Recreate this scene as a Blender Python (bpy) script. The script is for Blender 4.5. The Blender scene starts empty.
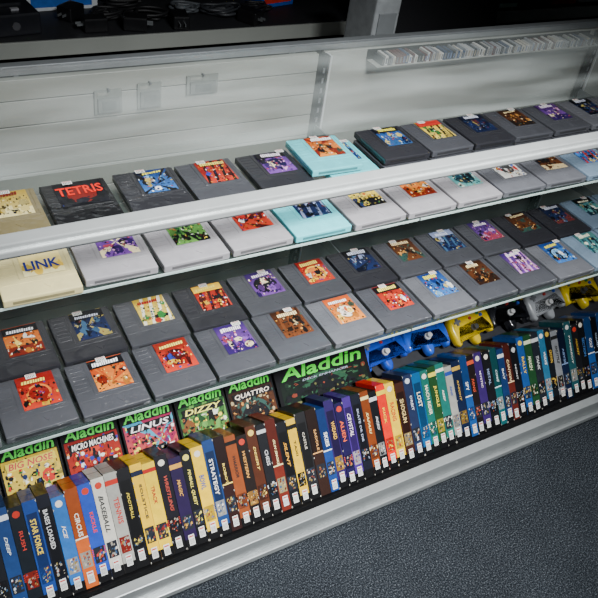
import bpy, bmesh, math, random
from mathutils import Matrix, Vector
R = random.Random(7)
COL = bpy.context.scene.collection

def lin(c):
    return c/12.92 if c <= 0.04045 else ((c+0.055)/1.055)**2.4
def rgb(h):
    h = h.lstrip('#')
    return tuple(lin(int(h[i:i+2],16)/255) for i in (0,2,4))

# ---------------- materials
def mat(name, color, rough=0.5, metal=0.0, var=0.12, scale=40, bump=0.0, coat=0.0):
    m = bpy.data.materials.new(name); m.use_nodes = True
    nt = m.node_tree; b = nt.nodes['Principled BSDF']
    c = rgb(color) if isinstance(color, str) else color
    b.inputs['Roughness'].default_value = rough
    b.inputs['Metallic'].default_value = metal
    b.inputs['Coat Weight'].default_value = coat; b.inputs['Coat Roughness'].default_value = 0.06
    tc = nt.nodes.new('ShaderNodeTexCoord')
    n = nt.nodes.new('ShaderNodeTexNoise'); n.inputs['Scale'].default_value = scale
    n.inputs['Detail'].default_value = 4
    nt.links.new(tc.outputs['Object'], n.inputs['Vector'])
    r = nt.nodes.new('ShaderNodeValToRGB')
    r.color_ramp.elements[0].position = 0.3; r.color_ramp.elements[1].position = 0.7
    r.color_ramp.elements[0].color = tuple(x*(1-var) for x in c)+(1,)
    r.color_ramp.elements[1].color = tuple(min(1,x*(1+var)) for x in c)+(1,)
    nt.links.new(n.outputs['Fac'], r.inputs['Fac'])
    nt.links.new(r.outputs['Color'], b.inputs['Base Color'])
    if coat:
        n2 = nt.nodes.new('ShaderNodeTexNoise'); n2.inputs['Scale'].default_value = 22
        nt.links.new(tc.outputs['Object'], n2.inputs['Vector'])
        bp = nt.nodes.new('ShaderNodeBump'); bp.inputs['Strength'].default_value=0.5; bp.inputs['Distance'].default_value=0.012
        nt.links.new(n2.outputs['Fac'], bp.inputs['Height']); nt.links.new(bp.outputs['Normal'], b.inputs['Coat Normal'])
    if bump:
        bp = nt.nodes.new('ShaderNodeBump'); bp.inputs['Strength'].default_value = bump
        bp.inputs['Distance'].default_value = 0.01
        nt.links.new(n.outputs['Fac'], bp.inputs['Height'])
        nt.links.new(bp.outputs['Normal'], b.inputs['Normal'])
    return m

def print_mat(name, rough, wrap=0.0, spec=0.5):
    m = bpy.data.materials.new(name); m.use_nodes = True
    nt = m.node_tree; b = nt.nodes['Principled BSDF']
    a = nt.nodes.new('ShaderNodeAttribute'); a.attribute_name = 'Col'
    n = nt.nodes.new('ShaderNodeTexNoise'); n.inputs['Scale'].default_value = 90
    tc = nt.nodes.new('ShaderNodeTexCoord')
    nt.links.new(tc.outputs['Object'], n.inputs['Vector'])
    mr = nt.nodes.new('ShaderNodeMapRange')
    mr.inputs['To Min'].default_value = 0.75; mr.inputs['To Max'].default_value = 1.2
    nt.links.new(n.outputs['Fac'], mr.inputs['Value'])
    v = nt.nodes.new('ShaderNodeVectorMath'); v.operation = 'SCALE'
    nt.links.new(a.outputs['Color'], v.inputs[0]); nt.links.new(mr.outputs['Result'], v.inputs['Scale'])
    nt.links.new(v.outputs['Vector'], b.inputs['Base Color'])
    b.inputs['Roughness'].default_value = rough
    b.inputs['Specular IOR Level'].default_value = spec
    if wrap:
        b.inputs['Coat Weight'].default_value = wrap; b.inputs['Coat Roughness'].default_value = 0.04
        n2 = nt.nodes.new('ShaderNodeTexNoise'); n2.inputs['Scale'].default_value = 16
        nt.links.new(tc.outputs['Object'], n2.inputs['Vector'])
        bp = nt.nodes.new('ShaderNodeBump'); bp.inputs['Strength'].default_value=0.4; bp.inputs['Distance'].default_value=0.012
        nt.links.new(n2.outputs['Fac'], bp.inputs['Height']); nt.links.new(bp.outputs['Normal'], b.inputs['Coat Normal'])
    return m

def glass_mat(name, color, a0, a1, rough=0.04, scale=3):
    m = bpy.data.materials.new(name); m.use_nodes = True
    nt = m.node_tree; b = nt.nodes['Principled BSDF']
    b.inputs['Base Color'].default_value = color+(1,)
    tc = nt.nodes.new('ShaderNodeTexCoord'); mp = nt.nodes.new('ShaderNodeMapping'); mp.inputs['Scale'].default_value=(1,4,1); mp.inputs['Rotation'].default_value=(0,0,0.6)
    n = nt.nodes.new('ShaderNodeTexNoise'); n.inputs['Scale'].default_value = scale
    nt.links.new(tc.outputs['Object'],mp.inputs['Vector']); nt.links.new(mp.outputs['Vector'],n.inputs['Vector'])
    mr = nt.nodes.new('ShaderNodeMapRange'); mr.inputs['From Min'].default_value=0.35; mr.inputs['From Max'].default_value=0.7
    mr.inputs['To Min'].default_value = a0; mr.inputs['To Max'].default_value = a1
    nt.links.new(n.outputs['Fac'], mr.inputs['Value']); nt.links.new(mr.outputs['Result'], b.inputs['Alpha'])
    b.inputs['Roughness'].default_value = rough
    b.inputs['Specular IOR Level'].default_value = 1.0
    return m

M_print = print_mat('printed_card', 0.45, 0.2, 0.25)
M_cover = print_mat('printed_cover', 0.6, 0.0, 0.15)
M_label = print_mat('printed_label', 0.4, 0.25, 0.3)
M_alu = mat('satin_aluminium', '#cfd3d2', 0.28, 0.45, 0.06, 25)
M_alu3 = mat('grey_aluminium', '#adb1b1', 0.34, 0.4, 0.06, 25)
M_alu2 = mat('dull_aluminium', '#7d8183', 0.4, 0.6, 0.08, 25)
M_dalu = mat('dark_aluminium', '#1c1e20', 0.35, 0.3, 0.08, 25)
M_white = mat('white_laminate', '#888b85', 0.45, 0, 0.08, 5)
M_slat = mat('slat_panel_laminate', '#80837c', 0.4, 0, 0.10, 5)
M_deck = mat('deck_laminate', '#8d8f8c', 0.5, 0, 0.06, 12)
M_glass = glass_mat('pane_glass', (0.75,0.8,0.78), 0.02,0.06)
M_topglass = glass_mat('top_pane_glass', (0.66,0.72,0.70), 0.04, 0.42, 0.04, 2.4)  # pale streaky opacity imitates reflection haze on the pane
M_shelfglass = glass_mat('shelf_glass', (0.35,0.5,0.46), 0.03,0.06)
M_edge = mat('glass_edge', '#b4c6c0', 0.2, 0, 0.1, 30)
M_black = mat('black_plastic', '#131315', 0.35, 0, 0.2, 40)
M_acr = mat('black_acrylic', '#141416', 0.5)
M_rubber = mat('black_rubber', '#0c0c0e', 0.6, 0, 0.2, 40)
M_fabric = mat('black_fabric', '#15161a', 0.9, 0, 0.3, 300, 0.4)
M_dark = mat('dark_slot', '#0a0a0b', 0.8)

# ---------------- mesh builder
class MB:
    def __init__(s): s.v=[]; s.f=[]; s.c=[]; s.m=[]
    def poly(s, pts, col=(1,1,1), mi=0):
        i=len(s.v); s.v += [tuple(p) for p in pts]; s.f.append(tuple(range(i,i+len(pts))))
        s.c.append(col if isinstance(col[0],(tuple,list)) else [col]*len(pts)); s.m.append(mi)
    def box(s, c, d, col=(1,1,1), mi=0):
        x,y,z=c; a,b,h=d[0]/2,d[1]/2,d[2]/2
        P=[(x-a,y-b,z-h),(x+a,y-b,z-h),(x+a,y+b,z-h),(x-a,y+b,z-h),(x-a,y-b,z+h),(x+a,y-b,z+h),(x+a,y+b,z+h),(x-a,y+b,z+h)]
        i=len(s.v); s.v+=P
        for q in ((0,3,2,1),(4,5,6,7),(0,1,5,4),(1,2,6,5),(2,3,7,6),(3,0,4,7)):
            s.f.append(tuple(i+k for k in q)); s.c.append([col]*4); s.m.append(mi)
    def prism(s, pts, z0, z1, col=(1,1,1), mi=0):
        n=len(pts); i=len(s.v)
        s.v += [(p[0],p[1],z0) for p in pts]+[(p[0],p[1],z1) for p in pts]
        s.f.append(tuple(i+k for k in reversed(range(n)))); s.c.append([col]*n); s.m.append(mi)
        s.f.append(tuple(i+n+k for k in range(n))); s.c.append([col]*n); s.m.append(mi)
        for k in range(n):
            k2=(k+1)%n
            s.f.append((i+k,i+k2,i+n+k2,i+n+k)); s.c.append([col]*4); s.m.append(mi)
    def cyl(s, c, r, h, axis='Z', n=20, mi=0, col=(1,1,1), r2=None):
        r2 = r if r2 is None else r2
        i=len(s.v)
        for (rr,t) in ((r,-h/2),(r2,h/2)):
            for k in range(n):
                a=2*math.pi*k/n; p=(rr*math.cos(a),rr*math.sin(a),t)
                if axis=='X': p=(p[2],p[0],p[1])
                if axis=='Y': p=(p[1],p[2],p[0])
                s.v.append((c[0]+p[0],c[1]+p[1],c[2]+p[2]))
        s.f.append(tuple(i+k for k in reversed(range(n)))); s.c.append([col]*n); s.m.append(mi)
        s.f.append(tuple(i+n+k for k in range(n))); s.c.append([col]*n); s.m.append(mi)
        for k in range(n):
            k2=(k+1)%n
            s.f.append((i+k,i+k2,i+n+k2,i+n+k)); s.c.append([col]*4); s.m.append(mi)
    def mesh(s, name, mats, bevel=0, seg=2):
        me=bpy.data.meshes.new(name); me.from_pydata(s.v,[],s.f)
        for m in mats: me.materials.append(m)
        for p,mi in zip(me.polygons,s.m): p.material_index=mi
        if not bevel:
            ca=me.color_attributes.new('Col','FLOAT_COLOR','CORNER')
            k=0
            for cl in s.c:
                for c in cl:
                    ca.data[k].color=(c[0],c[1],c[2],1); k+=1
        else:
            bm=bmesh.new(); bm.from_mesh(me)
            bmesh.ops.bevel(bm, geom=bm.edges[:], offset=bevel, segments=seg, affect='EDGES', profile=0.6, clamp_overlap=True)
            bm.to_mesh(me); bm.free()
        me.update()
        return me

def add(name, data, parent=None, loc=None, m=None, label=None, cat=None, group=None, kind=None):
    o=bpy.data.objects.new(name, data); COL.objects.link(o)
    if m is not None: o.matrix_local=m
    if loc is not None: o.location=loc
    if parent: o.parent=parent
    if label: o['label']=label
    if cat: o['category']=cat
    if group: o['group']=group
    if kind: o['kind']=kind
    return o

def frame(x,y,z,loc,sx=1,sy=1,sz=1):
    m=Matrix.Identity(4)
    for i,(a,s) in enumerate(((x,sx),(y,sy),(z,sz))):
        for j in range(3): m[j][i]=a[j]*s
    for j in range(3): m[j][3]=loc[j]
    return m

def curve_to_mesh(cu,name):
    o=bpy.data.objects.new('tmp',cu); COL.objects.link(o)
    bpy.context.view_layer.update()
    me=bpy.data.meshes.new_from_object(o.evaluated_get(bpy.context.evaluated_depsgraph_get()))
    bpy.data.objects.remove(o); bpy.data.curves.remove(cu); me.name=name
    return me
_tx={}
def text_mesh(body,shear=0.0):
    k=(body,shear)
    if k in _tx: return _tx[k]
    cu=bpy.data.curves.new('lettering','FONT'); cu.body=body; cu.resolution_u=2; cu.offset=0.022
    cu.align_x='CENTER'; cu.shear=shear
    me=curve_to_mesh(cu,'lettering')
    xs=[v.co.x for v in me.vertices]; ys=[v.co.y for v in me.vertices]
    cx,cy=(min(xs)+max(xs))/2,(min(ys)+max(ys))/2; w=max(xs)-min(xs); h=max(ys)-min(ys)
    for v in me.vertices:
        v.co=((v.co.x-cx)/w,(v.co.y-cy)/h,0)
    _tx[k]=me
    return me
_inks={}
def ink(h):
    if h not in _inks: _inks[h]=mat('ink_'+h.strip('#'), h, 0.5, 0, 0.05)
    return _inks[h]
_tm={}
def lettering(body, color, parent, m, name='title_lettering',shear=0.0):
    k=(body,color,shear)
    if k not in _tm:
        me=text_mesh(body,shear).copy(); me.materials.clear(); me.materials.append(ink(color)); _tm[k]=me
    return add(name,_tm[k],parent,m=m)
X,Y,Z=Vector((1,0,0)),Vector((0,1,0)),Vector((0,0,1))

def clip(pts,a,b,z): return [(max(-a,min(a,x)),max(-b,min(b,y)),z) for x,y in pts]
def art(w,h,bg1,bg2,cols,seed,n=11,top=0.62,dark=True):
    r=random.Random(seed); mb=MB()
    a,b=w/2,h/2
    c1,c2=rgb(bg1),rgb(bg2)
    mb.poly([(-a,-b,0),(a,-b,0),(a,b,0),(-a,b,0)],[c2,c2,c1,c1])
    z=0; dz=0.00002
    cs=[rgb(c) for c in cols]+[c1,c2]+([rgb('#15151a'),rgb('#101014'),tuple(q*.5 for q in c2)] if dark else [])
    lay=r.choice([0,1,2,3,4])
    if lay==0:
        z+=dz; gh=r.uniform(0.15,0.4); mb.poly([(-a,-b,z),(a,-b,z),(a,-b+h*gh,z),(-a,-b+h*(gh+r.uniform(-.08,.08)),z)],r.choice(cs))
    elif lay==1:
        cx,cy=r.uniform(-.3,.3)*w,r.uniform(-.3,.1)*h; c=r.choice(cs)
        for k in range(8):
            z+=dz*.2; t=k*math.pi/4+.2; L=w*1.5
            p=[(cx,cy),(cx+L*math.cos(t),cy+L*math.sin(t)),(cx+L*math.cos(t+.3),cy+L*math.sin(t+.3))]
            mb.poly(clip(p,a,b,z),c)
    elif lay==2:
        c=r.choice(cs)
        for k in range(4):
            z+=dz; x0=-a+k*w*.28; mb.poly(clip([(x0,-b),(x0+w*.1,-b),(x0+w*.35,b),(x0+w*.25,b)],a,b,z),c)
    elif lay==3:
        z+=dz; rr=w*r.uniform(.3,.42); c=r.choice(cs); mb.poly(clip([(rr*math.cos(t*.314),-h*.08+rr*math.sin(t*.314)) for t in range(20)],a,b,z),c)
        z+=dz; rr*=.8; c=r.choice(cs); mb.poly(clip([(rr*math.cos(t*.314),-h*.08+rr*math.sin(t*.314)) for t in range(20)],a,b,z),c)
    else:
        z+=dz; c=r.choice(cs); x0=-a
        while x0<a:
            ww=w*r.uniform(.06,.16); hh=h*r.uniform(.15,.5); mb.poly(clip([(x0,-b),(x0+ww,-b),(x0+ww,-b+hh),(x0,-b+hh*r.uniform(.8,1))],a,b,z),c); x0+=ww
    for i in range(n):
        z+=dz
        c=r.choice(cs); f=r.uniform(.6,1.25); c=tuple(min(1,q*f) for q in c)
        big = i<7
        rx=w*(r.uniform(0.08,0.18) if big else r.uniform(0.01,0.055)); ry=h*(r.uniform(0.08,0.2) if big else r.uniform(0.01,0.055))
        cx=r.uniform(-a+rx*.6,a-rx*.6); cy=r.uniform(-b+ry*.6,(b*top)-ry)
        k=r.choice([3,4,5,6,7,9,14]); ph=r.uniform(0,6.28)
        spiky=r.random()<0.4 and k>5; pts=[]
        for j in range(k):
            t=ph+2*math.pi*j/k; q=(0.5 if (spiky and j%2) else r.uniform(0.75,1.0))
            pts.append((cx+rx*q*math.cos(t),cy+ry*q*math.sin(t)))
        mb.poly(clip(pts,a,b,z),c)
    z+=dz
    return mb, z+dz

# ---------------- room
CH=1.675
def zd(d): return CH-d
M_carpet=bpy.data.materials.new('speckled_carpet'); M_carpet.use_nodes=True
nt=M_carpet.node_tree; b=nt.nodes['Principled BSDF']; b.inputs['Roughness'].default_value=1.0
b.inputs['Specular IOR Level'].default_value=0.0
tc=nt.nodes.new('ShaderNodeTexCoord')
n1=nt.nodes.new('ShaderNodeTexNoise'); n1.inputs['Scale'].default_value=260; n1.inputs['Detail'].default_value=8; n1.inputs['Roughness'].default_value=0.85
n2=nt.nodes.new('ShaderNodeTexNoise'); n2.inputs['Scale'].default_value=7
nt.links.new(tc.outputs['Object'],n1.inputs['Vector']); nt.links.new(tc.outputs['Object'],n2.inputs['Vector'])
rp=nt.nodes.new('ShaderNodeValToRGB')
rp.color_ramp.elements[0].position=0.42; rp.color_ramp.elements[0].color=rgb('#15171a')+(1,)
rp.color_ramp.elements[1].position=0.66; rp.color_ramp.elements[1].color=rgb('#a8afb6')+(1,)
e=rp.color_ramp.elements.new(0.54); e.color=rgb('#363b41')+(1,)
nt.links.new(n1.outputs['Fac'],rp.inputs['Fac'])
mx=nt.nodes.new('ShaderNodeMix'); mx.data_type='RGBA'; mx.blend_type='MULTIPLY'; mx.inputs['Factor'].default_value=0.4
nt.links.new(rp.outputs['Color'],mx.inputs[6]); nt.links.new(n2.outputs['Fac'],mx.inputs[7])
nt.links.new(mx.outputs[2],b.inputs['Base Color'])

mb=MB(); mb.box((1.0,1.0,-0.05),(6.4,6.4,0.1)); add('floor',mb.mesh('floor',[M_carpet]),kind='structure',label='dark grey speckled carpet')
M_wall=mat('painted_wall','#3c3d41',0.8,0,0.05,5)
mb=MB(); mb.box((1.0,3.6,1.4),(6.4,0.1,2.8)); add('wall_back',mb.mesh('wall_back',[M_wall]),kind='structure')
mb=MB(); mb.box((-2.15,1.0,1.4),(0.1,6.2,2.8)); add('wall_left',mb.mesh('wall_left',[M_wall]),kind='structure')
mb=MB(); mb.box((4.15,1.0,1.4),(0.1,6.2,2.8)); add('wall_right',mb.mesh('wall_right',[M_wall]),kind='structure')
mb=MB(); mb.box((1.0,1.0,2.85),(6.4,6.4,0.1)); add('ceiling',mb.mesh('ceiling',[mat('ceiling_tile','#b9b8b2',0.9,0,0.1,30)]),kind='structure')

# ---------------- display case
X0,X1=-0.35,2.3; YF,YB=0.835,1.37
XL=X1-X0; XC=(X0+X1)/2
ZT=zd(0.592); ZD=zd(1.578); ZS1=zd(0.772); ZS2=zd(1.015)
ZK=ZD-0.064
mb=MB()
mb.box((XC,(YF+YB)/2,ZK-0.010),(XL,YB-YF-0.01,0.020),mi=0)
case=add('display_case',mb.mesh('deck',[M_deck],0.001),label='long glass retail showcase with aluminium frame on carpet',cat='display case')
mb=MB()
mb.box((XC,YF-0.004,ZD-0.006),(XL+0.02,0.026,0.026))
mb.box((XC,YF+0.006,ZD-0.06),(XL,0.02,0.080))
mb.box((XC,YF-0.004,0.018),(XL+0.02,0.022,0.018))
mb.box((X0+0.01,(YF+YB)/2,0.048),(0.02,YB-YF,0.095)); mb.box((X1-0.01,(YF+YB)/2,0.048),(0.02,YB-YF,0.095))
mb.box((XC,YB-0.01,0.048),(XL,0.02,0.095))
add('base_rail',mb.mesh('base_rail',[M_alu3],0.0025),case)
mb=MB(); mb.box((XC,YF+.01,0.003),(XL-.02,0.02,0.006)); add('toe_strip',mb.mesh('toe_strip',[M_dark]),case)
mb=MB(); mb.box((XC,YF,ZT-0.012),(XL+0.02,0.025,0.024)); mb.box((XC,YF-0.0145,ZT-0.014),(XL+0.02,0.005,0.010))
add('front_top_rail',mb.mesh('front_top_rail',[M_alu],0.002),case)
mb=MB(); mb.box((XC,YB,ZT-0.008),(XL+0.02,0.020,0.018))
add('back_top_rail',mb.mesh('back_top_rail',[M_alu2],0.002),case)
for xx in (X0,X1):
    mb=MB(); mb.box((xx,(YF+YB)/2,ZT-0.012),(0.024,YB-YF-0.03,0.024)); add('side_top_rail',mb.mesh('side_top_rail',[M_alu],0.002),case)
    for yy in (YF,YB):
        mb=MB(); mb.box((xx,yy,(ZT+ZD)/2-0.01),(0.024,0.024,ZT-ZD-0.03)); add('corner_post',mb.mesh('corner_post',[M_alu],0.002),case)
    mb=MB(); mb.poly([(xx,YF+0.012,ZD),(xx,YB-0.012,ZD),(xx,YB-0.012,ZT-0.02),(xx,YF+0.012,ZT-0.02)]); add('end_glass',mb.mesh('end_glass',[M_glass]),case)
mb=MB(); mb.poly([(X0+.012,0.985,ZT-0.004),(X1-.012,0.985,ZT-0.004),(X1-.012,YB-0.011,ZT-0.004),(X0+.012,YB-0.011,ZT-0.004)])
add('top_glass',mb.mesh('top_glass',[M_topglass]),case,label='top glass pane with painted reflection haze')
XP=0.89
mb=MB()
zz=ZK
while zz<ZT-0.03:
    h=min(0.052,ZT-0.02-zz); mb.box(((X0+XP)/2,YB-0.012,zz+h/2),(XP-X0-0.02,0.016,h-0.0022)); zz+=0.052
mb.box(((X0+XP)/2,YB-0.002,(ZK+ZT)/2-0.01),(XP-X0-0.02,0.006,ZT-ZK-0.03))
add('slatted_back_panel',mb.mesh('slatted_back_panel',[M_slat],0.0006,1),case,label='off-white slatted back panel')
mb=MB(); mb.box(((XP+X1)/2,YB-0.006,(ZK+ZT)/2-0.01),(X1-XP-0.02,0.014,ZT-ZK-0.02))
add('plain_back_panel',mb.mesh('plain_back_panel',[M_white],0.001,1),case)
for xx in (X0+0.03,XP,1.78):
    mb=MB(); mb.box((xx,YB-0.026,(ZD+ZT)/2-0.01),(0.020,0.014,ZT-ZD-0.02)); mb.box((xx+0.013,YB-0.028,(ZD+ZT)/2-0.01),(0.005,0.018,ZT-ZD-0.02),mi=2)
    z=ZD+0.02
    while z<ZT-0.04:
        mb.box((xx,YB-0.0335,z),(0.005,0.0012,0.012),mi=1); z+=0.024
    add('slotted_upright',mb.mesh('slotted_upright',[M_dalu,M_alu2,M_alu]),case,label='dark metal slotted upright with a bright edge')
    for zs in (ZS1,ZS2):
        mb=MB(); mb.prism([(0.0,0),(0.36,0),(0.36,-0.006),(0.06,-0.035),(0,-0.035)][::-1],-0.0015,0.0015)
        o=add('shelf_bracket',mb.mesh('shelf_bracket',[M_alu2]),case,m=frame(-Y,Z,-X,(xx,YB-0.034,zs-0.0065)))
def shelf(zs,y0):
    mb=MB(); yb=YB-0.038
    for (a,bx) in ((X0+0.014,XP-0.002),(XP+0.002,X1-0.014)):
        mb.box(((a+bx)/2,(y0+yb)/2,zs-0.003),(bx-a,yb-y0,0.005),mi=0)
        mb.box(((a+bx)/2,y0-0.0010,zs-0.003),(bx-a,0.0014,0.0048),mi=1)
    add('glass_shelf',mb.mesh('glass_shelf',[M_shelfglass,M_edge]),case,label='clear glass shelf with pale green edge')
shelf(ZS1,0.915); shelf(ZS2,0.85)

# ---------------- cartridges
CW,CL,CT=0.120,0.130,0.0145
def shell_mesh(name,color):
    m1=mat('cartridge_'+name,color,0.36,0,0.06,60,0.0,0.6)
    m3=mat('cartridge_seam_'+name,tuple(q*0.35 for q in rgb(color)),0.6)
    mb=MB(); mb.box((0,0,CT/2),(CW,CL,CT))
    me=mb.mesh('cartridge_shell',[m1,m3],0.0022,2)
    bm=bmesh.new(); bm.from_mesh(me)
    mb=MB()
    for i in range(7):
        mb.box((-0.043,0.057-i*0.0105,CT),(0.022,0.0040,0.0012))
    mb.box((-0.0265,0.022,CT),(0.0018,0.084,0.0014)); mb.box((0.0525,0.022,CT),(0.0018,0.084,0.0014)); mb.box((0.013,-0.0195,CT),(0.08,0.0018,0.0014))
    mb.box((0,-0.0295,CT),(CW-0.006,0.0012,0.001))
    mb.prism([(0.006,-0.042),(0.013,-0.052),(0.020,-0.042)][::-1],CT-0.0004,CT+0.0008)
    mb.box((0,-CL/2,CT*0.5),(0.092,0.001,0.005),mi=1)
    mb.box((-CW/2,0.0,CT*0.5),(0.001,CL-0.01,0.0012),mi=1); mb.box((CW/2,0.0,CT*0.5),(0.001,CL-0.01,0.0012),mi=1)
    m2=mb.mesh('x',[m1,m3]); bm.from_mesh(m2); bm.to_mesh(me); bm.free()
    me.name='cartridge_shell'
    return me
SH={'dark grey':shell_mesh('shaded_grey','#45464b'),'grey':shell_mesh('grey','#5e5f64'),'light grey':shell_mesh('lit_grey','#939093'),'black':shell_mesh('black','#151518'),  # grey shells are one plastic; each row's light and shade sits in the tone
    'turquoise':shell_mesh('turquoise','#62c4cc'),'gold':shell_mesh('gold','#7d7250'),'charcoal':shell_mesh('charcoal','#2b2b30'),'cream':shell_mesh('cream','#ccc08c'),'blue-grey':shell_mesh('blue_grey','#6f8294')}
ST={
'gold':('#b99a35','#d8c476',['#8c6a1c','#efe0a0','#5a4a20'],'#7a1c14'),
'golden':('#e8dca0','#e0c050',['#e0b840','#f0e8b8','#d8b040'],'#182878'),
'black':('#0c0b10','#14141c',['#7a1a14','#2c3c86','#181824','#12121a','#0c0c10','#101018'],'#ff2c18'),
'red':('#8a1814','#c83a25',['#f0c030','#f4f0e6','#2a3a9c','#401010','#d87830'],'#f5e060'),
'orange':('#b84818','#e58a34',['#f5d060','#7a2010','#f4efe0','#303c30'],'#ffffff'),
'blue':('#14306c','#3c74b8',['#f0f0e8','#b03828','#7ab0d8','#102048','#c8b060'],'#f2e24a'),
'purple':('#301c58','#7a4aa0',['#d8a0d0','#a03c50','#1a1640','#f0e0b0'],'#f4e8f4'),
'green':('#1c4a24','#6aa04a',['#f0d848','#101810','#e0e4d0','#885028'],'#f4f080'),
'yellow':('#d8b42c','#e8d060',['#c03024','#2c7a38','#20305c','#f8f4e0'],'#b01c1c'),
'teal':('#164c58','#6cb0ac',['#e8f0e0','#b8a060','#183040'],'#f5f0d0'),
'navy':('#0c1228','#1c2c58',['#8a96b8','#6a3030','#a89850','#0a0e1c','#3c6080'],'#d8dcec'),
'white':('#c8c8c4','#e4e2da',['#c83024','#2c50a0','#d8a030','#404040'],'#b02020'),
'pink':('#a02050','#e06040',['#f0e050','#101018','#f8f0f0','#702060','#40a0c0','#180c18'],'#ffe040'),
'brown':('#2c180e','#6c3c20',['#c88a40','#1c1410','#d8c090','#305048'],'#f0d8a0')}
def hash_(s): return sum(ord(c)*(i+3) for i,c in enumerate(s))
LW,LH=0.064,0.080
_n=[0]
def label_mesh(style):
    _n[0]+=1
    s=ST[style]; mb,z=art(LW,LH,s[0],s[1],s[2],_n[0]*17+3,85,0.6)
    r=random.Random(_n[0]*5); c=rgb(s[3])
    if r.random()<.5:   # title band
        bc=r.choice([rgb('#101014'),rgb(s[0]),rgb(s[2][0]),tuple(q*.4 for q in rgb(s[1]))]); mb.poly([(-LW/2,LH*.20,z),(LW/2,LH*.20,z),(LW/2,LH*.46,z),(-LW/2,LH*.46,z)],bc); z+=.00003
    xx=-LW*r.uniform(.3,.42); y0=LH*r.uniform(.24,.28); xe=LW*r.uniform(.2,.4); sl=r.uniform(-.1,.15)
    hmax=r.uniform(.007,.013)
    while xx<xe:
        wd=r.uniform(.002,.0045); hh=hmax*r.uniform(.8,1)
        mb.poly([(xx,y0,z),(xx+wd,y0+wd*sl,z),(xx+wd+.001,y0+hh,z),(xx+.001,y0+hh,z)],c); xx+=wd+0.0012; y0+=sl*wd
    return mb.mesh('label',[M_label]),z
def sticker_mesh(w,h):
    mb=MB(); mb.box((0,0,0.0001),(w,h,0.0002),rgb('#e8e8e2'))
    for i in range(5): mb.box((-w*0.32+i*w*0.16,-h*0.15,0.00025),(w*0.06,h*0.5,0.0001),rgb('#3a3a3a'))
    mb.box((0,h*0.33,0.00025),(w*0.8,h*0.12,0.0001),rgb('#c03830'))
    return mb.mesh('price_sticker',[M_label])
ME_st=sticker_mesh(0.018,0.011); ME_st2=sticker_mesh(0.014,0.026)
def cartridge(x,y,z,shell,style,title=None,yaw=0,group='',sticker=True,place='',big=False):
    o=add('game_cartridge',SH[shell],label=f'{shell} cartridge with {style} label {place}',cat='game cartridge',group=group)
    o.matrix_world=Matrix.Translation((x,y,z))@Matrix.Rotation(yaw,4,'Z')
    lw=0.088 if title=='TETRIS' else LW; lx=0.006 if title=='TETRIS' else 0.013
    if title:
        s=ST[style]; mb,zz=art(lw,LH,s[0],s[1],s[2],hash_(title)+1,6 if title=='LINK' else 20,-0.1,title!='LINK'); me=mb.mesh('label',[M_label])
    else: me,zz=label_mesh(style)
    add('label',me,o,loc=(lx,0.0225,CT+0.0009))
    if title:
        y=0.008 if title=='LINK' else 0.032
        lettering(title,ST[style][3],o,frame(X,Y,Z,(lx,y,CT+0.0009+zz+0.0002),lw*(.86 if title=='LINK' else .95),0.024 if title=='LINK' else .028,1))
    if sticker: add('price_sticker',ME_st,o,loc=(0.038+R.uniform(-.05,.006),0.0585,CT+0.0032))
    return o
P=0.127
def jit(a=0.02): return R.uniform(-a,a)
g='cartridges in the back row of the upper glass shelf'
US='on upper glass shelf'; LS='on lower glass shelf'
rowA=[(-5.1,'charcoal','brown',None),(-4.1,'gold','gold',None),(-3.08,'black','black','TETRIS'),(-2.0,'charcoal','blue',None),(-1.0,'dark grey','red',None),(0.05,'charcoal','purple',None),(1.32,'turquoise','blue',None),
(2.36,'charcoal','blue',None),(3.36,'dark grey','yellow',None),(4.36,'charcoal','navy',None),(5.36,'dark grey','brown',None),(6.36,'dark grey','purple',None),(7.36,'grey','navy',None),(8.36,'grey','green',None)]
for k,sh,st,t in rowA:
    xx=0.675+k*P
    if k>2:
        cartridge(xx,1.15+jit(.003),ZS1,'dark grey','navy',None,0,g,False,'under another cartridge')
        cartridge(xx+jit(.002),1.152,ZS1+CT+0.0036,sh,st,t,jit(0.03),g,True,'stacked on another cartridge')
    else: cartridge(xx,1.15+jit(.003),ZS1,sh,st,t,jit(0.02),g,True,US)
cartridge(0.675+0.98*P,1.152,ZS1+CT+0.0038,'turquoise','orange',None,-0.04,g,True,'overlapping another turquoise cartridge')
g='cartridges in the front row of the upper glass shelf'
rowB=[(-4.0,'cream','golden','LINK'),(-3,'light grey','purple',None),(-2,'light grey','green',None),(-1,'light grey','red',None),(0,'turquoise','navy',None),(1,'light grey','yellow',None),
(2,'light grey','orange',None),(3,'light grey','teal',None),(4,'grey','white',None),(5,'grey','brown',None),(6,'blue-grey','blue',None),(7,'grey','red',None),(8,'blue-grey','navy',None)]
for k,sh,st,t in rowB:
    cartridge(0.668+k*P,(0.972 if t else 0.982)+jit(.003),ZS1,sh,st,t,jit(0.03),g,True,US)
g='cartridges in the back row of the lower glass shelf'
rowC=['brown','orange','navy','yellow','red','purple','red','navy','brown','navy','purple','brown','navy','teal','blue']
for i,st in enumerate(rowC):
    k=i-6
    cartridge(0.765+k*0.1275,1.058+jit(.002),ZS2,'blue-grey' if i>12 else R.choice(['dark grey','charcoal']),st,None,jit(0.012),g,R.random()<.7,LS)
g='cartridges in the front row of the lower glass shelf'
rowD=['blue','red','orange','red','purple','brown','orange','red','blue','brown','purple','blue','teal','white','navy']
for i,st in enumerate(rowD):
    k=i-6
    cartridge(0.760+k*0.1275,0.921+jit(.002),ZS2,'blue-grey' if i in(12,13) else R.choice(['dark grey','dark grey','grey']),st,None,jit(0.012),g,R.random()<.8,LS)

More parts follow.
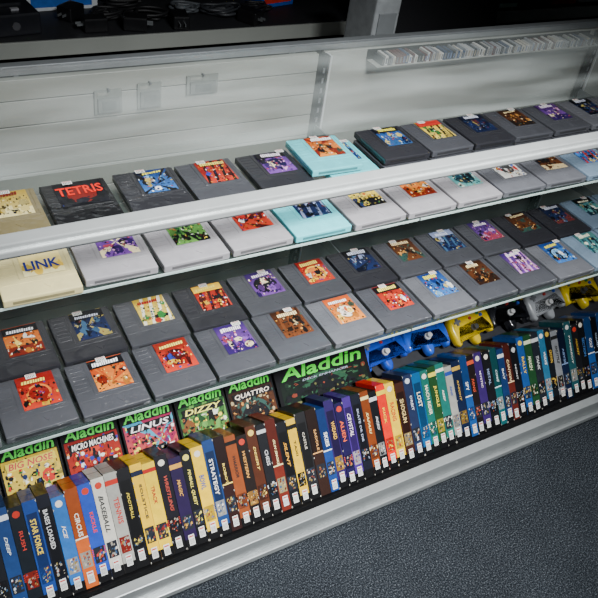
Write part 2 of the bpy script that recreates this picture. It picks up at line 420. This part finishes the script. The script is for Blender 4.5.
# ---------------- boxed games (leaning back in a tray)
TILT=math.radians(38); ct,st_=math.cos(TILT),math.sin(TILT)
BW,BD,BH=0.0290,0.100,0.236
seq=[('#1c4a50','#d8d8d0','PAPERBOY','teal'),('#17181c','#c8a030','HOCKEY','black'),('#101114','#3c70b0','SECTION','black'),('#1f4f8e','#e8e8e8','GOLF','blue'),
('#16181e','#a8b8c8','SQUAD','black'),('#1c3c70','#d8e0e8','DEEP','blue'),('#101820','#c03020','RUSH','black'),('#1b3f86','#f0d040','STAR FORCE','blue'),
('#10131f','#d0d0d0','BASES LOADED','navy'),('#2a68b0','#f0e8e0','ICE','blue'),('#c85c20','#f0e8d8','CIRCUS','orange'),('#2448b0','#e03828','KICKLE','blue'),('#d0ccc0','#303030','BASEBALL','white'),('#a4a29a','#c02c20','TENNIS','grey'),('#131317','#d8c040','FOOTBALL','black'),
('#f0c018','#182038','SOLSTICE','yellow'),('#f0c81c','#b02018','TRACK','yellow'),('#15141c','#b04030','WRESTLING','black'),('#24163c','#d8a040','MAGIC','purple'),('#111216','#e8d860','PINBALL QUEST','black'),('#f0c420','#20489c','BOWL','yellow'),('#1c3c70','#e4e4e4','STRATEGY','blue'),
('#2a1412','#f0d060','ROBOT','brown'),('#8a4420','#101010','WARRIOR','orange'),('#1c1412','#d89a48','WESTERN','black'),('#4a2414','#f0c860','DESERT','rust'),('#17181c','#c8c8c8','CHESS','black'),('#6a2418','#f4e0a0','GUN SMOKE','red'),('#121318','#e0a030','SILENT','black'),('#e0b420','#141414','TAXI','yellow'),('#202022','#c8c0b0','CASTLE','black'),
('#2c1a14','#d8a060','SADDLE','brown'),('#1a3c7c','#f0f0f0','SKIES','blue'),('#2c1c54','#e8b040','WIZARD','purple'),('#1c1440','#e05a30','ALIEN','purple'),('#44287c','#f0e0f0','CRYSTAL','purple'),('#151824','#a8b0c8','SKATE OR DIE','navy'),('#7a3814','#f0d890','SAFARI','orange'),('#101216','#c8c8c8','BEES','black'),('#e02010','#f4d020','KICK','red'),
('#f0c418','#c82018','RACING','yellow'),('#3a1c14','#e0c080','SHOGUN','brown'),('#202a48','#d0d4e0','ORBIT','navy'),('#14588c','#f0e8d0','LOST','blue'),('#186458','#f0f0d0','MACH RIDER','teal'),('#1c4422','#f0d848','JUNGLE','green'),('#1c6a60','#f0f0e0','REEF','teal'),('#a09e96','#28489c','RINK','grey'),
('#101c38','#c8a040','KNIGHT','navy'),('#1c4c8c','#e8e8e8','SPY','blue'),('#1c1414','#d05030','FANG','black'),('#34205c','#f0e0f0','MYSTIC','purple'),('#141418','#90a0c0','METAL','black'),('#14585c','#e0f0f0','COVE','teal'),('#16305c','#e0e0e0','BAY','blue'),('#5a2018','#f0d0a0','CANYON','red'),('#101014','#c8c8c8','NIGHT','black'),('#1c4c8c','#f0c840','RALLY','blue'),('#1c4426','#e0e8c0','MARSH','green'),('#20242c','#d0d0d0','TANK','charcoal'),('#2a6a8c','#f4f4f4','WAVE','blue'),('#14181e','#d0a840','CROWN','black'),('#808286','#202020','SHUTTLE','grey'),('#101c38','#8098c0','ABYSS','navy')]
g='boxed games in a row on the case deck'
x=-0.125; i=0
def boxmesh(c1,c2,w,d,h,seed):
    r=random.Random(seed); a,b=rgb(c1),rgb(c2); mb=MB()
    mb.box((0,0,h/2),(w,d,h),a)
    e=0.00025
    k=r.choice([0,1,2,3,4,5])
    dark=rgb('#0c0c0e')
    def fr(z0,z1,c,f=.5,ee=e): mb.poly([(-w*f,-d/2-ee,z0),(w*f,-d/2-ee,z0),(w*f,-d/2-ee,z1),(-w*f,-d/2-ee,z1)],c)
    def tp(y0,y1,c,f=.5,ee=e): mb.poly([(-w*f,y0,h+ee),(w*f,y0,h+ee),(w*f,y1,h+ee),(-w*f,y1,h+ee)],c)
    tp(-d*.02,d*.02,tuple(q*0.4 for q in a),.5,e)
    if k!=5: fr(0,h*0.10,dark)
    for q in range(3):
        zc=r.choice([h*.985,h*.01,h*r.uniform(.1,.9)]); xs=r.choice([-1,1]); mb.poly([(xs*w*.5,-d/2-e*2,zc-.004),(xs*w*.5,-d/2-e*2,zc+.003),(xs*w*.42,-d/2-e*2,zc)],rgb('#b8b4aa'))
    if k==0: fr(h*0.88,h*0.93,b)
    elif k==1: fr(h*0.30,h*0.34,b); fr(h*.9,h*.94,b)
    elif k==2: fr(h*.33,h*.88,tuple(q*0.35 for q in a),0.38)
    elif k==3:
        for q in range(4): fr(h*(.28+q*.02),h*(.29+q*.02),b)
    elif k==5: fr(h*.5,h,tuple(min(1,q*.5) for q in a)); fr(h*.49,h*.505,b,.5,e*1.2)
    if k in (3,4):
        cc=r.choice([b,rgb('#c83828'),rgb('#e8e0d0')])
        mb.poly([(0.008*math.cos(t),-d/2-e*1.3,h*.925+0.008*math.sin(t)) for t in [u*math.pi/5 for u in range(10)]], cc)
    # small picture panel on the lower spine, made of many tiny facets
    base=r.choice([tuple(q*.45 for q in a),tuple(q*.3 for q in b),rgb('#20242c')])
    fr(h*.20,h*.36,base,.40,e*1.4)
    for q in range(26):
        zc=h*r.uniform(.205,.335); xx=r.uniform(-.30,.30)*w; s1=r.uniform(.3,.9)
        cc=r.choice([b,a,tuple(q2*.5 for q2 in b),tuple(q2*.6 for q2 in a),rgb('#804030'),rgb('#8a7840'),rgb('#a09888'),rgb('#305070')])
        mb.poly([(xx-.003*s1,-d/2-e*(1.6+q*.05),zc),(xx+.003*s1,-d/2-e*(1.6+q*.05),zc+.001),(xx+.002*s1,-d/2-e*(1.6+q*.05),zc+.008*s1),(xx-.002*s1,-d/2-e*(1.6+q*.05),zc+.006*s1)],cc)
    for s in (-1,1):
        xx=s*(w/2+e)
        for j in range(5):
            cy=r.uniform(-d*.25,d*.25); cz=r.uniform(h*.2,h*.7); rr=r.uniform(.012,.022)
            pts=[(xx+s*j*5e-5,cy+rr*math.cos(t*s),cz+rr*math.sin(t*s)) for t in [q*math.pi/4 for q in range(8)]]
            mb.poly(pts,r.choice([b,tuple(q*.5 for q in a),rgb('#d8c8a8')]))
    return mb.mesh('game_box',[M_print])
while x<1.84:
    c1,c2,t,cn=seq[i%len(seq)]
    h=BH+R.choice([0,-.003,-.006,-.014,.001]); w=BW+R.choice([-.004,-.002,-.001,0.0,.0008])
    o=add('game_box',boxmesh(c1,c2,w,BD,h,i*13+5),
        label=f'{cn} cardboard game box leaning back, spine facing the glass',cat='game box',group=g)
    sl=R.uniform(0,0.002)
    o.matrix_world=Matrix.Translation((x+w/2,0.868+BD/2*ct+sl*ct,ZD-BD/2*st_-sl*st_+.0006))@Matrix.Rotation(-TILT,4,'X')
    f=-BD/2-0.0011
    L=min(0.090,R.uniform(.0075,.0115)*len(t)); H=w*R.choice([0.22,0.28,0.36,0.42])
    lettering(t,c2,o,frame(-Z,X,-Y,(R.uniform(-.002,.002),f-0.0005,h*R.uniform(.60,.68)),L,H,1),'spine_lettering',R.choice([0,0,0.3]))
    if R.random()<0.85: add('price_sticker',ME_st2,o,m=frame(X,Z,-Y,(0,f-0.0008,h*R.uniform(.08,.13))))
    x+=w+0.0009; i+=1
tt=math.tan(TILT)
mb=MB(); mb.prism([(0.858,ZK+0.0003),(0.9435,ZK+0.0003),(0.858,ZK+.0003+.0855*tt-.0008)],X0+0.03,1.92)
add('display_tray',mb.mesh('display_tray',[M_acr]),m=frame(Y,Z,X,(0,0,0)),label='black sloped tray under the leaning boxed games',cat='display stand')
def py(z): return 1.127+(z-ZD-0.118)
OFF=0.026/0.7071+0.002
mb=MB(); mb.prism([(py(ZK)+OFF,ZK+.0003),(1.32,ZK+.0003),(1.32,ZD+0.193),(py(ZD+.193)+OFF,ZD+0.193)],-0.1,1.065)
add('display_riser',mb.mesh('display_riser',[M_acr]),m=frame(Y,Z,X,(0,0,0)),label='black wedge-shaped riser behind the boxed games',cat='display stand')
ali=[(-0.02,'blue','ADVENTURES','#c8d040'),(0.125,'yellow','BIG NOSE','#c81818'),(0.268,'red','MICRO MACHINES','#f8f0e8'),(0.410,'pink','LINUS','#f8f0f0'),(0.552,'green','DIZZY','#f8f060'),(0.692,'brown','QUATTRO','#f0e0d0')]
def leanbox(x,w,h,t,ltop,style,sub,subc,th,lab,ts=.12):
    mb=MB(); mb.box((0,h/2,t/2),(w,h,t),rgb('#08080c'))
    o=add('game_box',mb.mesh('game_box',[M_cover]),label=lab,cat='game box',group='boxed games leaning on the riser')
    l0=ltop-h; z0=ZD+.118+l0*.7071; y0=py(z0)
    o.matrix_world=Matrix.Translation((x,y0+t*.7071,z0-t*.7071))@Matrix.Rotation(math.radians(45),4,'X')
    st=ST[style]; ah=h-th-0.008
    mb,zz=art(w*0.93,ah,st[0],st[1],st[2],int(x*100)+41,260,0.98)
    add('cover_art',mb.mesh('cover_art',[M_cover]),o,loc=(0,ah/2+.003,t+0.0004))
    lettering('Aladdin','#34e020',o,frame(X,Y,Z,(0,h-th/2-.003,t+0.0008),w*0.88,th,1),'title_lettering',0.15)
    sy=ah-h*ts*.7; sw=w*(0.74 if ts>.1 else .5)
    if ts>.1:
        mb=MB(); q=h*ts*.62; mb.poly([(-sw*.54,-q,0),(sw*.56,-q*.7,0),(sw*.54,q,0),(-sw*.56,q*.8,0)],rgb('#101014' if style!='yellow' else '#f0d850')); add('title_banner',mb.mesh('title_banner',[M_cover]),o,loc=(w*.01,sy,t+zz+.0006))
    lettering(sub,subc,o,frame(X,Y,Z,(w*.01,sy,t+zz+0.0010),sw,h*ts*.85,1),'subtitle_lettering',.2)
    mb=MB(); mb.box((0,-.0025,t/2),(w,.004,t)); lg=add('support_ledge',mb.mesh('support_ledge',[M_acr]),label='thin black ledge under a leaning game box',cat='ledge',group='ledges on the riser'); lg.matrix_world=o.matrix_world.copy()
for a in ali: leanbox(a[0],0.136,0.170,0.024,0.076,a[1],a[2],a[3],0.026,f'black game box with green title and {a[1]} artwork, leaning back',.102)
ST['deck']=('#0a140e','#14281c',['#285038','#6a6a40','#101418','#406848','#803828','#0c0c10','#0c100c'],'#fff')
leanbox(0.915,0.295,0.180,0.026,0.072,'deck','DECK ENHANCER','#9aa4b4',0.036,'wide black game box with large green title, leaning back',.035)

# ---------------- storage box + controllers
SB=0.035
mb=MB(); mb.box((1.69,1.236,(ZK+ZD+SB)/2+.001),(1.12,0.186,ZD+SB-ZK-.003)); mb.box((1.69,1.236,ZD+SB+0.0008),(1.13,0.190,0.003))
add('storage_box',mb.mesh('storage_box',[mat('grey_cardboard','#3a3b40',0.7)],0.0006,1),label='long low dark storage box behind the boxed games',cat='box')
ZB=ZD+SB+0.0025
def pad_outline():
    r=[(0,0.040),(0.018,0.043),(0.045,0.050),(0.068,0.044),(0.078,0.022),(0.082,-0.005),(0.080,-0.045),(0.072,-0.058),(0.062,-0.055),(0.054,-0.03),(0.044,-0.012),(0.028,-0.012),(0.018,-0.022),(0.015,-0.060),(0.008,-0.074),(0,-0.077)]
    return r+[(-x,y) for x,y in reversed(r[1:-1])]
padme={}
def pad(color,cname,x,y,z,yaw,tilt=0,stick='#b8b8b8'):
    if cname not in padme:
        mb=MB(); mb.prism(pad_outline()[::-1],0,0.036)
        me=bpy.data.meshes.new('controller_body')
        bm=bmesh.new(); mm=mb.mesh('x',[mat('controller_'+cname,color,0.2,0,0.1,40,0,0.7)]); bm.from_mesh(mm)
        bmesh.ops.recalc_face_normals(bm,faces=bm.faces[:])
        bmesh.ops.bevel(bm,geom=[e for e in bm.edges if abs(e.verts[0].co.z-e.verts[1].co.z)<1e-6],offset=0.011,segments=4,affect='EDGES',profile=0.5)
        bm.to_mesh(me); bm.free(); me.materials.append(mm.materials[0])
        for p in me.polygons: p.use_smooth=True
        padme[cname]=me
    o=add('game_controller',padme[cname],label=f'{cname} three-pronged game controller lying on storage box',cat='game controller',group='game controllers behind the boxes')
    o.matrix_world=Matrix.Translation((x,y,z))@Matrix.Rotation(tilt,4,'X')@Matrix.Rotation(yaw,4,'Z')
    q=.008
    mb=MB(); mb.cyl((0,-0.020,0.030+q),0.011,0.006,n=16); mb.cyl((0,-0.020,0.037+q),0.004,0.012,n=12); mb.cyl((0,-0.020,0.044+q),0.008,0.005,n=16)
    add('thumb_stick',mb.mesh('thumb_stick',[ink(stick)]),o)
    mb=MB(); mb.box((-0.052,0.016,0.030+q),(0.024,0.008,0.006)); mb.box((-0.052,0.016,0.030+q),(0.008,0.024,0.0062))
    add('direction_pad',mb.mesh('direction_pad',[ink('#707478')]),o)
    for (bx,by,c,rr) in ((0.045,0.008,'#2a58c8',.0055),(0.034,0.018,'#2c9a48',.0055),(0.058,0.030,'#e0b820',.004),(0.066,0.020,'#e0b820',.004),(0.050,0.022,'#e0b820',.004),(0,0.012,'#c02820',.005)):
        mb=MB(); mb.cyl((bx,by,0.030+q),rr,0.006,n=14); add('button',mb.mesh('button',[ink(c)]),o)
    return o
pads=[('#2850c8','blue',1.155,.10,34),('#2c60d8','bright blue',1.322,-.12,26),('#f0cc18','yellow',1.494,.12,36),('#1c1d22','black',1.660,-.09,28),('#a8abb0','silver grey',1.828,.13,36),('#f0d020','bright yellow',1.997,-.12,26),('#50545c','slate grey',2.166,.05,34)]
for c,n,px,yw,tl in pads: pad(c,n,px,1.212+R.uniform(-.004,.008),ZB+0.043,yw,math.radians(tl),'#404040' if 'yellow' in n else '#c8c8c8')
def cable(name,pts,r,m,label,cat='cable',group=None,parent=None):
    cu=bpy.data.curves.new(name,'CURVE'); cu.dimensions='3D'; cu.bevel_depth=r; cu.bevel_resolution=2
    sp=cu.splines.new('NURBS'); sp.points.add(len(pts)-1); sp.use_endpoint_u=True; sp.order_u=3; sp.resolution_u=3
    for p,q in zip(sp.points,pts): p.co=(*q,1)
    cu.materials.append(m)
    return add(name,curve_to_mesh(cu,name),parent,label=label,cat=cat,group=group)
def coil(cx,cy,cz,rad,turns,r,rs,irr=.15):
    q=random.Random(rs); pts=[]
    for k in range(turns*10):
        t=2*math.pi*k/10; rr=rad*(1+q.uniform(-irr,irr)); pts.append((cx+rr*math.cos(t),cy+rr*0.7*math.sin(t),cz+r+k*2*r/10*0.6))
    return pts
def console(x,y,z,yaw,color,cname,label_loc):
    mb=MB(); mb.box((0,0,0.03),(0.22,0.18,0.06)); mb.box((0,0.02,0.064),(0.16,0.10,0.012))
    o=add('game_console',mb.mesh('console_body',[mat('console_'+cname,color,0.35)],0.006,3),label=f'{cname} game console lying {label_loc}',cat='game console')
    o.matrix_world=Matrix.Translation((x,y,z))@Matrix.Rotation(yaw,4,'Z')
    mb=MB(); mb.box((0,0.03,0.0705),(0.12,0.016,0.002)); add('cartridge_slot',mb.mesh('slot',[M_dark]),o)
    for s in (-1,1):
        mb=MB(); mb.box((s*0.05,-0.055,0.062),(0.022,0.014,0.006)); add('button',mb.mesh('button',[ink('#8a8a8e')],0.001),o)
        mb=MB(); mb.cyl((s*0.04,-0.091,0.028),0.011,0.004,axis='Y'); add('controller_port',mb.mesh('port',[ink('#404044')]),o)
    return o

# ---------------- thin cases on ledge
zl=zd(0.637)
mb=MB(); mb.box((1.385,YB-0.038,zl-0.001),(0.74,0.044,0.0014),mi=0); mb.box((1.385,YB-0.0145,zl+0.011),(0.74,0.002,0.024),mi=1)
add('case_ledge',mb.mesh('ledge',[M_white,M_dalu]),case,label='narrow ledge with a dark backing strip')
k=0; xx=1.03
while xx<1.735:
    tk=R.uniform(.005,.009); hh=0.020+R.uniform(-.004,.002)
    mb=MB(); mb.box((0,0,hh/2),(tk,0.036,hh),mi=0); mb.box((0,-0.0182,hh*0.5),(tk*.5,0.0006,hh*0.7),mi=1)
    o=add('game_case',mb.mesh('game_case',[ink(R.choice(['#a8aaa6','#989894','#888c90','#b0b0ac','#24282f','#2a3c58','#4c2826','#70747a','#a8a498','#181a1e'])),ink(R.choice(['#5a5a58','#787468','#404448','#50607a']))]),label='thin upright case in a row on the narrow ledge',cat='game case',group='thin cases on the back ledge')
    o.location=(xx+tk/2,YB-0.038,zl+0.0001)
    xx+=tk+R.choice([.0008,.0012,.0025]); k+=1
# faint pack shapes standing in for dark reflections in the top glass
for (px,pz,c,ww,hh) in ((0.40,zd(0.672),'#5c605c',.055,.05),(0.485,zd(0.668),'#545854',.05,.055),(0.60,zd(0.655),'#585c58',.07,.042)):
    mb=MB(); mb.box((0,0,0),(ww,0.003,hh),rgb('#686c66')); mb.box((0,-0.004,-hh*.1),(ww*.8,0.006,hh*.6),rgb(c)); mb.box((0,-0.0075,-hh*.1),(ww*.5,0.002,hh*.35),rgb('#484c4a'))
    mb.box((-ww*.2,-0.0022,hh*.36),(ww*.4,0.001,hh*.12),rgb('#787a72')); mb.box((0,-.004,hh/2+.0015),(.003,.012,.003),rgb('#505254'))
    o=add('reflection_shape',mb.mesh('reflection_shape',[M_cover]),loc=(px,YB-0.0235,pz),label='grey pack shape standing in for a reflection in the glass',cat='reflection stand-in',group='reflection shapes on the slatted panel')

# ---------------- behind the case
CZ=0.84
mb=MB(); mb.box((0.9,2.42,CZ/2-0.02),(4.4,0.60,CZ-0.04)); o=add('back_counter',mb.mesh('back_counter',[mat('counter_laminate','#1c1d20',0.5)],0.003),label='long dark counter cabinet behind the showcase',cat='counter')
mb=MB(); mb.box((0.9,2.41,CZ-0.02),(4.44,0.66,0.04)); add('worktop',mb.mesh('worktop',[mat('worktop_laminate','#18191c',0.6,0,0.1,10)],0.004),o)
mb=MB(); mb.box((0.9,2.075,CZ-0.022),(4.44,0.008,0.044)); add('edge_strip',mb.mesh('edge_strip',[M_white],0.001),o,label='pale edge strip')
for k in range(5):
    mb=MB(); mb.box((-0.9+k*0.9,2.115,0.42),(0.86,0.012,0.70)); d=add('door',mb.mesh('door',[mat('door_laminate','#202126',0.5)],0.003),o)
    mb=MB(); mb.box((-0.9+k*0.9+0.36,2.098,0.68),(0.014,0.022,0.12)); add('handle',mb.mesh('handle',[M_alu2],0.003),d)
CZ+=0.0008
def crate(x,y,z,dims,c,c2,lab,yaw=0):
    mb=MB(); w,d,h=dims; mb.box((0,0,h/2),(w,d,h),rgb(c)); mb.poly([(-w*.42,-d/2-.0005,h*.2),(w*.42,-d/2-.0005,h*.2),(w*.42,-d/2-.0005,h*.8),(-w*.42,-d/2-.0005,h*.8)],rgb(c2))
    mb.poly([(-w*.4,-d*.4,h+.0005),(w*.4,-d*.4,h+.0005),(w*.4,d*.2,h+.0005),(-w*.4,d*.2,h+.0005)],rgb(c2)); mb.box((0,0,h+0.0002),(w*0.04,d*0.98,0.0003),rgb('#b8a878'))
    o=add('carton',mb.mesh('carton',[M_cover]),label=lab,cat='carton'); o.matrix_world=Matrix.Translation((x,y,z))@Matrix.Rotation(yaw,4,'Z'); return o
crate(0.55,2.36,CZ,(0.22,0.12,0.05),'#c8ccd0','#2c60b0','white and blue carton on the back counter',0.05)
crate(0.30,2.375,CZ,(0.22,0.10,0.04),'#2c5ca8','#a8c0d8','blue carton on the back counter',-0.06)
crate(1.25,2.30,CZ,(0.14,0.12,0.06),'#2050a8','#c03028','small blue and red carton on the back counter',0.2)
crate(0.74,2.52,CZ,(0.14,0.10,0.05),'#2858a0','#c8ccd0','small blue carton on the back counter',-0.2)
console(0.33,2.20,CZ,0.12,'#1a1b20','charcoal','on the back counter')
console(0.06,2.22,CZ,-0.1,'#222328','dark','on the back counter beside a carton')
console(1.04,2.45,CZ,0.3,'#101013','jet black','on the back counter among cables')
for k,(cx,cy) in enumerate(((0.66,2.22),(0.85,2.42),(0.79,2.20),(0.92,2.23),(0.74,2.33),(1.04,2.20),(1.16,2.20))):
    cable('power_cable',coil(cx,cy,CZ,0.043+0.006*(k%3),4,0.0045,k+11,.5),0.0045,[M_rubber,ink('#2c2e32'),M_rubber,ink('#484c50')][k%4],'coiled black power cable on the back counter',group='cables on the back counter')
for k,(ax,ay) in enumerate(((0.60,2.13),(0.56,2.23),(0.86,2.12),(1.10,2.12),(0.72,2.12))):
    mb=MB(); mb.box((0,0,0.02),(0.07,0.05,0.04)); o=add('power_adapter',mb.mesh('adapter_body',[M_black],0.005,3),label='black plastic power adapter on the back counter',cat='power adapter',group='power adapters'); o.matrix_world=Matrix.Translation((ax,ay,CZ))@Matrix.Rotation(k*0.7,4,'Z')
    for s in (-1,1):
        mb=MB(); mb.box((-0.043,s*0.008,0.02),(0.018,0.002,0.007)); add('prong',mb.mesh('prong',[M_alu2]),o)
for k in range(24):
    c=['#202838','#b0b0ac','#1c4480','#8a301c','#90aca0','#283848','#a09040','#8c8c8c','#16181c'][k%9]
    mb=MB(); mb.box((0,0,0.008),(0.135,0.19,0.015),rgb(c)); mb.poly([(-.06,-.085,.0158),(.06,-.085,.0158),(.06,.08,.0158),(-.06,.08,.0158)],rgb('#84888c' if k%2 else '#34527c'))
    add('game_case',mb.mesh('game_case',[M_cover]),loc=(2.02+(k//4)*0.16+jit(.004),2.21+jit(.01),CZ+(k%4)*0.0165),label='plastic game case stacked on the back counter',cat='game case',group='game cases on the back counter')

# ---------------- office chair
chx,chy=1.67,1.70
def rounded_slab(w,h,t,r,seg=6):
    pts=[]
    for (sx,sy,a0) in ((1,1,0),(-1,1,90),(-1,-1,180),(1,-1,270)):
        for k in range(seg+1):
            a=math.radians(a0+90*k/seg); pts.append((sx*(w/2-r)+r*math.cos(a),sy*(h/2-r)+r*math.sin(a)))
    mb=MB(); mb.prism(pts,-t/2,t/2); return mb
ch=add('office_chair',None,loc=(chx,chy,0),label='black upholstered office chair behind the showcase',cat='chair')
me=rounded_slab(0.46,0.46,0.07,0.10).mesh('seat',[M_fabric],0.015,3); add('seat',me,ch,loc=(0,0,0.48))
me=rounded_slab(0.52,0.56,0.06,0.12).mesh('backrest',[M_fabric],0.015,3); add('backrest',me,ch,m=frame(X,Z,-Y,(0,0.20,0.86))@Matrix.Rotation(-0.12,4,'X'))
mb=MB(); mb.box((0,0.235,0.58),(0.06,0.02,0.30)); mb.box((0,0.12,0.44),(0.06,0.24,0.02)); add('back_support',mb.mesh('back_support',[M_black],0.003),ch)
mb=MB(); mb.cyl((0,0,0.27),0.025,0.36); add('gas_lift',mb.mesh('gas_lift',[M_alu2]),ch)
for k in range(5):
    a=k*2*math.pi/5
    mb=MB(); mb.box((0.14,0,0.085),(0.28,0.04,0.025)); l=add('leg',mb.mesh('leg',[M_black],0.004),ch); l.rotation_euler=(0,0,a)
    mb=MB(); mb.cyl((0.27,0,0.036),0.036,0.03,axis='Y'); c=add('caster',mb.mesh('caster',[M_rubber]),ch); c.rotation_euler=(0,0,a)
mb=MB(); mb.box((0,0,0.30),(0.14,0.36,0.60)); sc=add('side_cabinet',mb.mesh('cabinet_body',[M_black],0.004),loc=(1.31,1.80,0),label='slim black side cabinet behind the showcase',cat='cabinet')
mb=MB(); mb.box((0,-0.184,0.45),(0.12,0.008,0.22)); mb.box((0,-0.184,0.18),(0.12,0.008,0.26)); add('drawer',mb.mesh('drawer',[M_black],0.002),sc)
mb=MB(); mb.box((0,0,0.225),(0.085,0.14,0.45)); tw=add('computer_tower',mb.mesh('tower_body',[mat('white_plastic','#989c9e',0.4)],0.008,3),loc=(1.31,1.76,0.6008),label='slim white computer tower standing on side cabinet',cat='computer')
mb=MB(); mb.box((0,-0.072,0.30),(0.060,0.005,0.22)); add('front_panel',mb.mesh('front_panel',[ink('#7a7e80')],0.002),tw)

# ---------------- lights
def area(x,y,z,sx,sy,p,rot=(0,0,0),c=(0.97,0.99,1),n='ceiling_and_fill_light',spread=180):
    l=bpy.data.lights.new(n,'AREA'); l.shape='RECTANGLE'; l.size=sx; l.size_y=sy; l.energy=p; l.color=c; l.spread=math.radians(spread)
    o=bpy.data.objects.new(n,l); COL.objects.link(o); o.location=(x,y,z); o.rotation_euler=rot; return o
area(0.75,0.50,2.4,0.45,0.2,11,(math.radians(3),0,0),spread=95)
area(0.72,-0.55,2.5,0.45,0.2,18,(math.radians(36),0,0),spread=58)  # added fill lamp from the front to brighten the case interior
area(XC,YF+0.03,ZT-0.030,XL-0.1,0.010,1.5,(math.radians(12),0,0),(0.95,0.98,1),'case_fill_strip')  # added unseen strip lamp under the front rail, brightens the shelves
w=bpy.data.worlds.new('world'); bpy.context.scene.world=w; w.use_nodes=True
w.node_tree.nodes['Background'].inputs['Color'].default_value=(0.75,0.87,1,1); w.node_tree.nodes['Background'].inputs['Strength'].default_value=0.07

# ---------------- camera
cd=bpy.data.cameras.new('camera'); cam=bpy.data.objects.new('camera',cd); COL.objects.link(cam)
cd.sensor_width=36; cd.lens=735/598*36; cd.clip_start=0.01
right=Vector((0.870,-0.476,0.127)).normalized(); fwd=Vector((0.441,0.637,-0.633)).normalized()
up=right.cross(fwd).normalized(); right=fwd.cross(up).normalized()
cam.matrix_world=frame(right,up,-fwd,(0,0,CH))
bpy.context.scene.camera=cam
